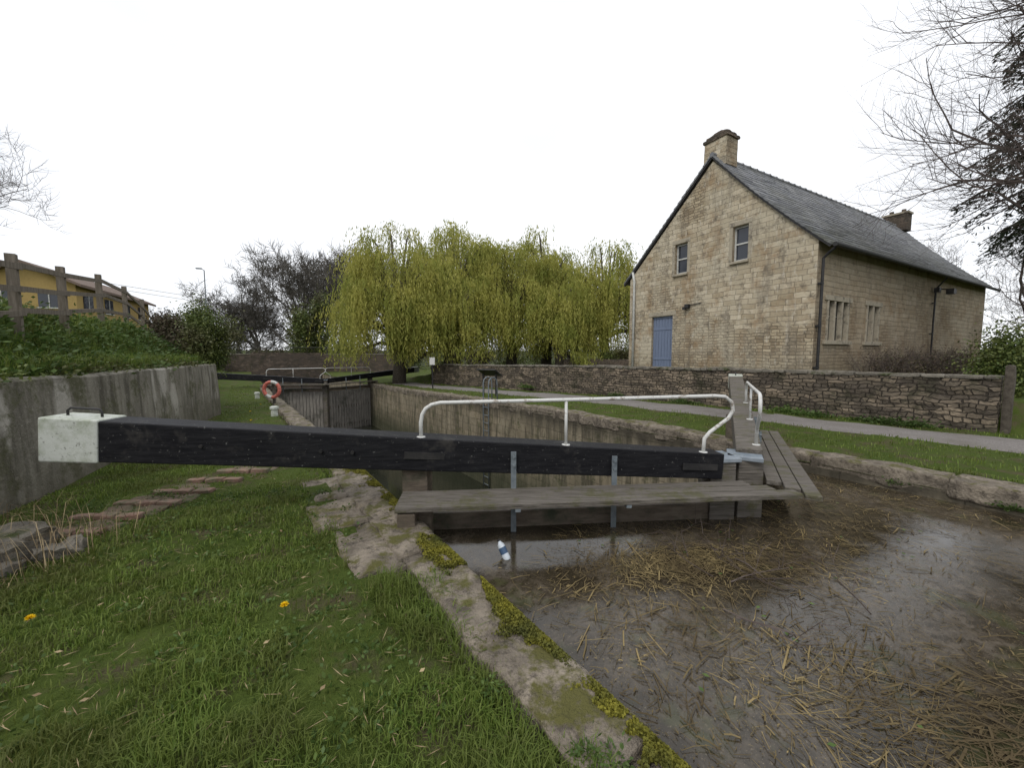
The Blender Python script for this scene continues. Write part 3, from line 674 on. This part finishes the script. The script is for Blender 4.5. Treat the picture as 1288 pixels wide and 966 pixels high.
# ------------------------------------------------------------ grass
n=290000; r=rng.uniform(.7,30,n); r=np.where(rng.random(n)<.64,rng.uniform(.7,8,n),r); a=rng.uniform(-1.2,1.2,n)
x=r*np.sin(a); y=r*np.cos(a); p,q=W2L(x,y)
nz=np.sin(p*3.1+1.3*np.sin(q*2.3))*np.sin(q*2.7+1.1*np.sin(p*1.9)); nz2=np.sin(p*9+q*4)*np.sin(q*8-p*5)
edge=np.array([noise.noise(Vector((b_*1.9,2.2,0)))+.5*noise.noise(Vector((a_*8,b_*8,0))) for a_,b_ in zip(p,q)])
left=(p<1.03+.17*edge)&(p>pwl(q)+.02)&(q<46)
left&=~((q>2.75+.3*edge)&(q<5.4)&(p>.62+.18*edge))
dx=x+3.85-.1*(y-4.2)
worn=(y>2.9)&(y<6.2)&(np.abs(dx)<.40+.1*nz2)&(x>-4.6); left&=~(worn&(rng.random(n)<.70))
worn2=np.abs(p-(.62+.15*edge))<.14; left&=~(worn2&(q>5)&(rng.random(n)<.7))
bank=(p<pwl(q)-.45)&(p>-9)
right=(p>7.72+.10*edge)&(p<pwr(q)-2.2+.12*edge)&(q<30)
verge=(p>pwr(q)-.7)&(p<pwr(q)-.02)&(q<26)
bare_p=np.array([noise.noise(Vector((a_*1.3,b_*1.3,5)))+.4*noise.noise(Vector((a_*6,b_*6,5))) for a_,b_ in zip(p,q)])
ok=(left|bank|right|verge)&~((bare_p>.24)&(rng.random(n)<.78))
x,y,p,q,r,nz,nz2,bare_p=[v[ok] for v in (x,y,p,q,r,nz,nz2,bare_p)]; bk=bank[ok]; lf=left[ok]; ed=edge[ok]
h=(.04+.03*(nz+1)*.5+.04*rng.random(len(x)))*(1+.35*nz2)*(1-.8*np.clip(bare_p,0,.5)); h=np.where(bk,h*2.4,h); h=np.where(lf&(p>.6)&(q<3.5),h*1.35,h); h=np.where(lf&(q>5),h*.7,h)
z=hgt(p,q)+np.where(lf&(p>.9),.07,0)
blades('grass',np.stack([x,y,z-.005],1),h,(.0030+.0009*r)*rng.uniform(.7,1.4,len(x)),'blade',1.35)
def weeds(name,cs,n,rad,ht,l,w,mat='weed'):
    P=[];D=[]
    for cx_,cy_,cz in cs:
        sc=random.uniform(.6,1.5)
        g=rng.normal(size=(n,3))*np.array([rad,rad,ht*.4*sc]); g[:,2]=np.abs(g[:,2]); P.append(g+np.array([cx_,cy_,cz])); D.append(np.stack([g[:,0]/rad,g[:,1]/rad,rng.uniform(.1,1,n)],1)+rng.normal(size=(n,3))*.3)
    return leaves(name,np.concatenate(P),rng.uniform(.6,1.3,n*len(cs))*l,rng.uniform(.6,1.3,n*len(cs))*w,mat,np.concatenate(D))
cs=[]
for i in range(340):
    x_,y_=random.uniform(-4.5,.2),random.uniform(1.2,4.5); pp_,qq_=W2L(x_,y_)
    if pp_<.95 and pp_>pwl(qq_)+.1: cs.append((x_,y_,gz(x_,y_)))
weeds('clover_weeds',cs,16,.05,.06,.03,.02)
cs=[]
for i in range(520):
    q_=random.uniform(3,16); p_=float(pwl(q_))-.45-abs(random.gauss(0,1.3)); x_,y_=L2W(p_,q_); cs.append((x_,y_,float(hgt(p_,q_))))
weeds('bank_weeds',cs,70,.15,.30,.09,.045)
n=26000; q_=rng.uniform(3,15,n); p_=pwl(q_)-.32-np.abs(rng.normal(0,1.2,n)); x_,y_=L2W(p_,q_)
blades('bank_long_grass',np.stack([x_,y_,np.maximum(hgt(p_,q_),1.3)],1),rng.uniform(.12,.42,n),np.full(n,.011),'blade',1.5)
cs=[(*L2W(float(pwl(q_))-.2-abs(random.gauss(0,.15)),q_),1.30) for q_ in np.arange(5,14,.22)]
weeds('trailing_bank_weeds',cs,60,.13,.16,.06,.035,'ivy')
weeds('coping_weeds',[(*L2W(*a),b) for a,b in [((PR+.05,2.9),-.12),((PR+.02,1.4),-.15),((PR+.6,3.6),0),((PR-.03,.4),-.18),((1.40,3.75),-.15)]],160,.07,.10,.045,.022)
weeds('coping_weeds',[(*L2W(*a),b) for a,b in [((1.12,.93),.02),((1.05,1.02),.02),((.9,1.5),.0)]],120,.035,.07,.024,.012)
cs=[(*L2W(float(pwr(q_))-.2+random.gauss(0,.07),q_),0.0) for q_ in [2.1,2.4,2.7,3.0,3.9,4.2,4.5,4.7,7.2,7.5,10.1,15,15.3]]
weeds('wall_foot_weeds',cs,260,.17,.14,.07,.04)
n=420; P=np.stack([rng.uniform(-4.6,-3.3,n),rng.uniform(2.0,3.5,n),np.zeros(n)+.02],1); blades('dry_grass_stems',P,rng.uniform(.15,.55,n),np.full(n,.004),'straw',1.7)
n=1500; x_=rng.uniform(-3.9,.5,n); y_=rng.uniform(1.2,5,n); p_,q_=W2L(x_,y_); ok=(p_<1.2)&(p_>-2.4)
P=np.stack([x_,y_,hgt(p_,q_)+.035],1)[ok]; leaves('fallen_straw',P,rng.uniform(.02,.10,len(P)),.004,'straw',None,.85)
n=24; x_=rng.uniform(-3,.3,n); y_=rng.uniform(1.3,4.2,n); p_,q_=W2L(x_,y_); ok=p_<1.1
P=np.stack([x_,y_,hgt(p_,q_)+.06],1)[ok]; leaves('fallen_leaves',P,.035,.022,'straw',None,.7)
def dandelion(x,y):
    z=gz(x,y); rt=empty('dandelion',(x,y,z)); mb=MB(); mb.tube([(0,0,0),(.005,0,.04),(0,.005,.085)],.0025,6,m=0); mb.build('stem',['weed'],parent=rt)
    n=110; a=rng.uniform(0,6.28,n); e=rng.uniform(.1,1.2,n); D=np.stack([np.cos(a)*np.cos(e),np.sin(a)*np.cos(e),np.sin(e)*.7],1); P=D*.012+np.array([0,0,.09])
    V,F=leafV(P,.028,.008,D); npmesh('flower_head',V,F,'petal',rt)
dandelion(-1.36,2.27); dandelion(-2.75,2.16)
for (x_,y_) in [(-6.1,9.2),(-6.6,9.0),(-7.3,11),(-5.9,7.9),(-8.4,13.2),(-4.9,6.4)]: dandelion(x_,y_)

# ------------------------------------------------------------ floating debris
def inwater(p,q):
    lim=np.where(p<mt_[0],hl[1]+(mt_[1]-hl[1])*(p-PL)/(mt_[0]-PL),mt_[1]+(hr[1]-mt_[1])*(p-mt_[0])/(PR-mt_[0])); return (p>PL+.04)&(p<PR-.04)&(q<lim-.12)
def gs(n,cx,cy,sx,sy,rot=0):
    a=rng.normal(0,sx,n);b=rng.normal(0,sy,n); return np.stack([cx+a*math.cos(rot)-b*math.sin(rot),cy+a*math.sin(rot)+b*math.cos(rot)],1)
A=np.concatenate([gs(1700,1.5,3.4,.5,.16,.1),gs(600,2.3,3.3,.4,.25),gs(700,1.9,2.1,.5,.3),gs(650,1.1,2.9,.5,.35),gs(600,3.3,3.9,.6,.3,.4),gs(350,4.4,5.0,.6,.5),gs(900,2.35,1.75,.35,.3,.5),np.stack([rng.uniform(.4,6,4200),rng.uniform(.9,6,4200)],1)])
p,q=W2L(A[:,0],A[:,1]); A=A[inwater(p,q)]; n=len(A)
ang=np.array([noise.noise(Vector((a*.8,b*.8,2)))*4.5 for a,b in A])+rng.normal(0,.75,n)+.3
D=np.stack([np.cos(ang),np.sin(ang),rng.normal(0,.03,n)],1); S=np.stack([-np.sin(ang),np.cos(ang),np.zeros(n)],1)
l=rng.exponential(.065,n)+.02; l=np.clip(l,.02,.42)[:,None]; w=(rng.exponential(.0028,n)+.0018).clip(0,.010)[:,None]; cv=rng.normal(0,.03,n)[:,None]*l
C=np.concatenate([A,(-.243+rng.uniform(0,.012,n))[:,None]],1); Cm=C+S*cv+np.array([0,0,.4])*w
V=np.stack([C-D*l/2-S*w/2,Cm-S*w/2,C+D*l/2-S*w/2,C+D*l/2+S*w/2,Cm+S*w/2,C-D*l/2+S*w/2],1).reshape(-1,3)
F=((np.arange(n)*6)[:,None,None]+np.array([[0,1,4,5],[1,2,3,4]])[None]).reshape(-1,4)
npmesh('floating_reeds',V,F,'reedbit')
n=34000; A=np.stack([rng.uniform(.3,6.5,n),rng.uniform(.8,6.5,n)],1); p,q=W2L(A[:,0],A[:,1]); k=np.array([noise.noise(Vector((a*1.2,b*1.2,7))) for a,b in A]); A=A[inwater(p,q)&(k>-.16)]; n=len(A)
leaves('floating_leaf_litter',np.concatenate([A,np.full((n,1),-.243)],1),rng.exponential(.011,n)+.004,rng.uniform(.002,.008,n),'reedbit',None,.97)
n=60; A=np.stack([rng.uniform(.6,5,n),rng.uniform(1,5,n)],1); p,q=W2L(A[:,0],A[:,1]); A=A[inwater(p,q)]; n=len(A)
leaves('floating_green_leaves',np.concatenate([A,np.full((n,1),-.235)],1),.045,.025,'weed',None,.97)
mb=MB(); R4=random.Random(3)
for i in range(10):
    x_,y_=R4.uniform(1.3,2.8),R4.uniform(2.6,3.6); bare(mb,Vector((x_,y_,-.23)),Vector((R4.gauss(0,1),R4.gauss(0,1),.05)).normalized(),.5,.006,3,5,R4,3,.6,0,.1)
mb.build('floating_twigs',['twig'])
bo=empty('plastic_bottle',(-.08,3.5,-.19)); bo.rotation_euler=(math.radians(-20),math.radians(-28),0)
for nm,pts,mt in [('body',[(-.09,.0),(-.09,.03),(-.08,.034),(-.03,.034)],'plastic'),('label',[(-.03,.0345),(.03,.0345)],'label'),('shoulder',[(.03,.034),(.055,.03),(.08,.014),(.09,.013)],'plastic'),('cap',[(.088,.016),(.105,.016),(.105,.001)],'darkmetal')]:
    mb=MB(); mb.tube([(0,0,a+i*1e-5) for i,(a,b) in enumerate(pts)],[max(b,.001) for a,b in pts],16); mb.build(nm,[mt],smooth=False,parent=bo)

# ------------------------------------------------------------ small furniture
x0,y0=-8.45,14.0; z0=gz(x0,y0); lb=empty('lifebuoy',(x0,y0,z0))
mb=MB(); mb.box((0,.06,.45),(.08,.08,.9)); mb.build('post',['timber'],parent=lb)
for k in range(8):
    mb=MB(); mb.tube([(.27*math.cos(t),-.07,.62+.27*math.sin(t)) for t in np.linspace(k*math.pi/4,(k+1)*math.pi/4,7)],.06,10); mb.build('ring_segment',['rail' if k in(1,5) else 'orange'],smooth=True,parent=lb)
for (p_,q_) in [(.75,12.5),(.6,20)]:
    x_,y_=L2W(p_,q_); z_=float(hgt(p_,q_)); rt=empty('mooring_bollard',(x_,y_,z_)); mb=MB(); mb.tube([(0,0,-.05),(0,0,.18),(0,0,.2),(0,0,.26),(0,0,.28)],[.09,.08,.11,.11,.07],14); mb.build('bollard_body',['white'],smooth=False,parent=rt)
x_,y_=-.9,16.0; z_=gz(x_,y_); sg=empty('information_board',(x_,y_,z_),math.pi-.5); mb=MB()
for dx in (-.3,.3): mb.box((dx,0,.45),(.06,.06,.9))
mb.build('legs',['darkmetal'],parent=sg)
mb=MB(); mb.obox((0,-.28,.82),(0,.28,1.08),.85,.04); mb.build('panel_frame',['darkmetal'],parent=sg)
mb=MB(); mb.obox((0,-.25,.856),(0,.25,1.085),.77,.01); mb.build('panel_face',['frame'],parent=sg)
x_,y_=-4.3,21.5; z_=gz(x_,y_); sg=empty('notice_post',(x_,y_,z_)); mb=MB(); mb.tube([(0,0,0),(0,0,1.7)],.035,8); mb.box((0,-.05,1.5),(.28,.02,.4),m=1); mb.build('post_and_plate',['darkmetal','rail'],parent=sg)
fn=empty('timber_fence'); mb=MB(); ps=[]
for i,q_ in enumerate([6.6,9.4,11.6,14.4,17.4,20.4,23.4,26.4]):
    p_=-2.75-.03*i; z_=float(hgt(p_,q_)); ps.append((p_,q_,z_)); hh2=1.38 if i<5 else 1.6
    mb.box((p_,q_,z_+hh2/2-.1),(.11,.11,hh2+.2),random.uniform(-.05,.05))
for a,b in zip(ps[:-1],ps[1:]):
    for k,hz in enumerate((.5,.86,1.2)):
        mb.obox((a[0]+.073,a[1]-.08,a[2]+hz+random.uniform(-.03,.03)),(b[0]+.073,b[1]+.08,b[2]+hz+random.uniform(-.02,.02)),.032,.085)
mb.build('posts_and_rails',['fence'],TH,parent=fn)
yb=empty('yellow_apartment_block',(-33.5,31,2.0),math.atan2(.92,-.42)); mb=MB()
Lb,Wb=13.5,5.5
mb.add([(0,0,-1.5),(0,Wb,-1.5),(0,Wb,5.0),(0,Wb/2,6.3),(0,0,5.0),(Lb,0,-1.5),(Lb,Wb,-1.5),(Lb,Wb,5.0),(Lb,Wb/2,6.3),(Lb,0,5.0)],[(0,4,3,2,1),(5,6,7,8,9),(0,5,9,4),(1,2,7,6),(0,1,6,5)]); mb.build('walls',['yellow_render'],parent=yb)
mb=MB()
for s in (0,1):
    ya,yb_=(Wb/2,-.5) if s==0 else (Wb/2,Wb+.5)
    mb.add([(-.5,ya,6.45),(Lb+.5,ya,6.45),(Lb+.5,yb_,4.9),(-.5,yb_,4.9),(-.5,ya,6.25),(Lb+.5,ya,6.25),(Lb+.5,yb_,4.7),(-.5,yb_,4.7)],BF)
mb.build('roof',['brown_roof'],parent=yb)
mb=MB(); fb=MB()
for z_ in (1.3,3.7):
    for k in range(4): mb.box((1.6+k*3.3,-.02,z_),(1.4,.06,1.2)); fb.box((1.6+k*3.3,-.03,z_-.65),(1.6,.1,.08)); fb.box((1.6+k*3.3,-.03,z_),(.06,.1,1.2))
    for k in range(2): mb.box((-.02,1.5+k*2.5,z_),(.06,1.2,1.2)); fb.box((-.03,1.5+k*2.5,z_),(.1,.06,1.2)); fb.box((-.03,1.5+k*2.5,z_-.65),(.1,1.4,.08))
mb.build('windows',['glass'],parent=yb); fb.build('window_frames',['frame'],parent=yb)
sl=empty('street_lamp',(-38,50,1.0)); mb=MB(); mb.tube([(0,0,0),(0,0,1.2),(0,0,1.25),(0,0,10.9)],[.13,.13,.08,.055],10); mb.tube([(0,0,10.85),(-.15,-.1,11.0),(-.3,-.2,11.05)],.04,8); mb.box((-.45,-.25,11.05),(.6,.26,.13),.3); mb.build('pole_and_head',['steel'],parent=sl)
mb=MB()
for z_ in (0,.5): 
    pts=[(-60+t*70,38+t*40,11.5+z_-6*t+ -2*math.sin(math.pi*t)) for t in np.linspace(0,.55,14)]; mb.tube(pts,.02,4)
mb.build('overhead_cables',['darkmetal'])
br=empty('road_bridge'); mb=MB(); a=Vector((-34,44,0)); b=Vector((-13,44.5,0))
mb.obox(a+Vector((0,0,.4)),b+Vector((0,0,.4)),.5,2.2); mb.build('parapet',['brownbrick'],parent=br)
mb=MB(); mb.obox(a+Vector((0,0,1.55)),b+Vector((0,0,1.55)),.6,.12); mb.build('parapet_coping',['rockstone'],parent=br)
mb=MB()
for k in range(29): x_=-34+k*.75; mb.tube([(x_,44.3,1.55),(x_,44.3,2.3)],.02,5)
mb.tube([(-34,44.3,2.3),(-13,44.3,2.3)],.03,6); mb.build('railing',['darkmetal'],parent=br)
mb=MB(); mb.obox((3.5,26.5,.6),(8,24.5,.6),.35,1.3); mb.build('boundary_wall',['brownbrick'])
fh=empty('distant_cottage',(46,31,.3),.5); mb=MB(); mb.box((0,0,2),(8,6,4)); mb.build('walls',['brownbrick'],parent=fh)
mb=MB(); mb.add([(-4.3,-3.4,3.9),(4.3,-3.4,3.9),(4.3,0,6.2),(-4.3,0,6.2),(4.3,3.4,3.9),(-4.3,3.4,3.9)],[(0,1,2,3),(3,2,4,5),(0,3,5),(1,4,2)]); mb.build('roof',['slate'],parent=fh)
mb=MB(); mb.box((-2,-3.02,2.4),(1.2,.1,1.1)); mb.box((1.5,-3.02,2.4),(1.2,.1,1.1)); mb.build('windows',['glass'],parent=fh)
mb=MB(); x_,y_=L2W(float(pwr(.75))+.14,.9); mb.rock((x_,y_,.62),(.13,.13,1.5),.5,0,.015,.05,3); mb.build('timber_gate_post',['bark'])

# ------------------------------------------------------------ camera, light, world
cam=bpy.data.cameras.new('camera'); cam.lens=13.98; cam.sensor_width=36; cam.clip_start=.05; cam.clip_end=2000
co=bpy.data.objects.new('camera',cam); col.objects.link(co); co.location=(0,0,1.6); co.rotation_euler=(math.radians(90-4.35),0,0); scene.camera=co
EL,AZ=math.radians(48),math.radians(215)
sd=Vector((math.sin(AZ)*math.cos(EL),math.cos(AZ)*math.cos(EL),math.sin(EL)))
s=bpy.data.lights.new('sun','SUN'); s.energy=1.5; s.angle=math.radians(20); s.color=(1,.96,.9)
so=bpy.data.objects.new('sun',s); col.objects.link(so); so.rotation_euler=(-sd).to_track_quat('-Z','Y').to_euler(); so.location=(0,0,30)
w=bpy.data.worlds.new('World'); scene.world=w; w.use_nodes=True; nt=w.node_tree; bg=nt.nodes['Background']
sk=nt.nodes.new('ShaderNodeTexSky'); sk.sky_type='NISHITA'; sk.sun_disc=False; sk.sun_elevation=EL; sk.sun_rotation=AZ
tc=nt.nodes.new('ShaderNodeTexCoord'); mp=nt.nodes.new('ShaderNodeMapping'); mp.inputs['Scale'].default_value=(1,1,2.2); nt.links.new(tc.outputs['Generated'],mp.inputs[0])
nz_=nt.nodes.new('ShaderNodeTexNoise'); nz_.inputs['Scale'].default_value=1.5; nz_.inputs['Detail'].default_value=4; nz_.inputs['Roughness'].default_value=.45; nt.links.new(mp.outputs[0],nz_.inputs[0])
c1=nt.nodes.new('ShaderNodeMixRGB'); nt.links.new(nz_.outputs['Fac'],c1.inputs[0]); c1.inputs[1].default_value=(6.6,7.0,7.7,1); c1.inputs[2].default_value=(13.4,13.4,13.5,1)
c2=nt.nodes.new('ShaderNodeMixRGB'); c2.inputs[0].default_value=.92; nt.links.new(sk.outputs[0],c2.inputs[1]); nt.links.new(c1.outputs[0],c2.inputs[2])
nt.links.new(c2.outputs[0],bg.inputs[0]); bg.inputs[1].default_value=.112
scene.view_settings.view_transform='Standard'; scene.view_settings.look='None'; scene.view_settings.exposure=0
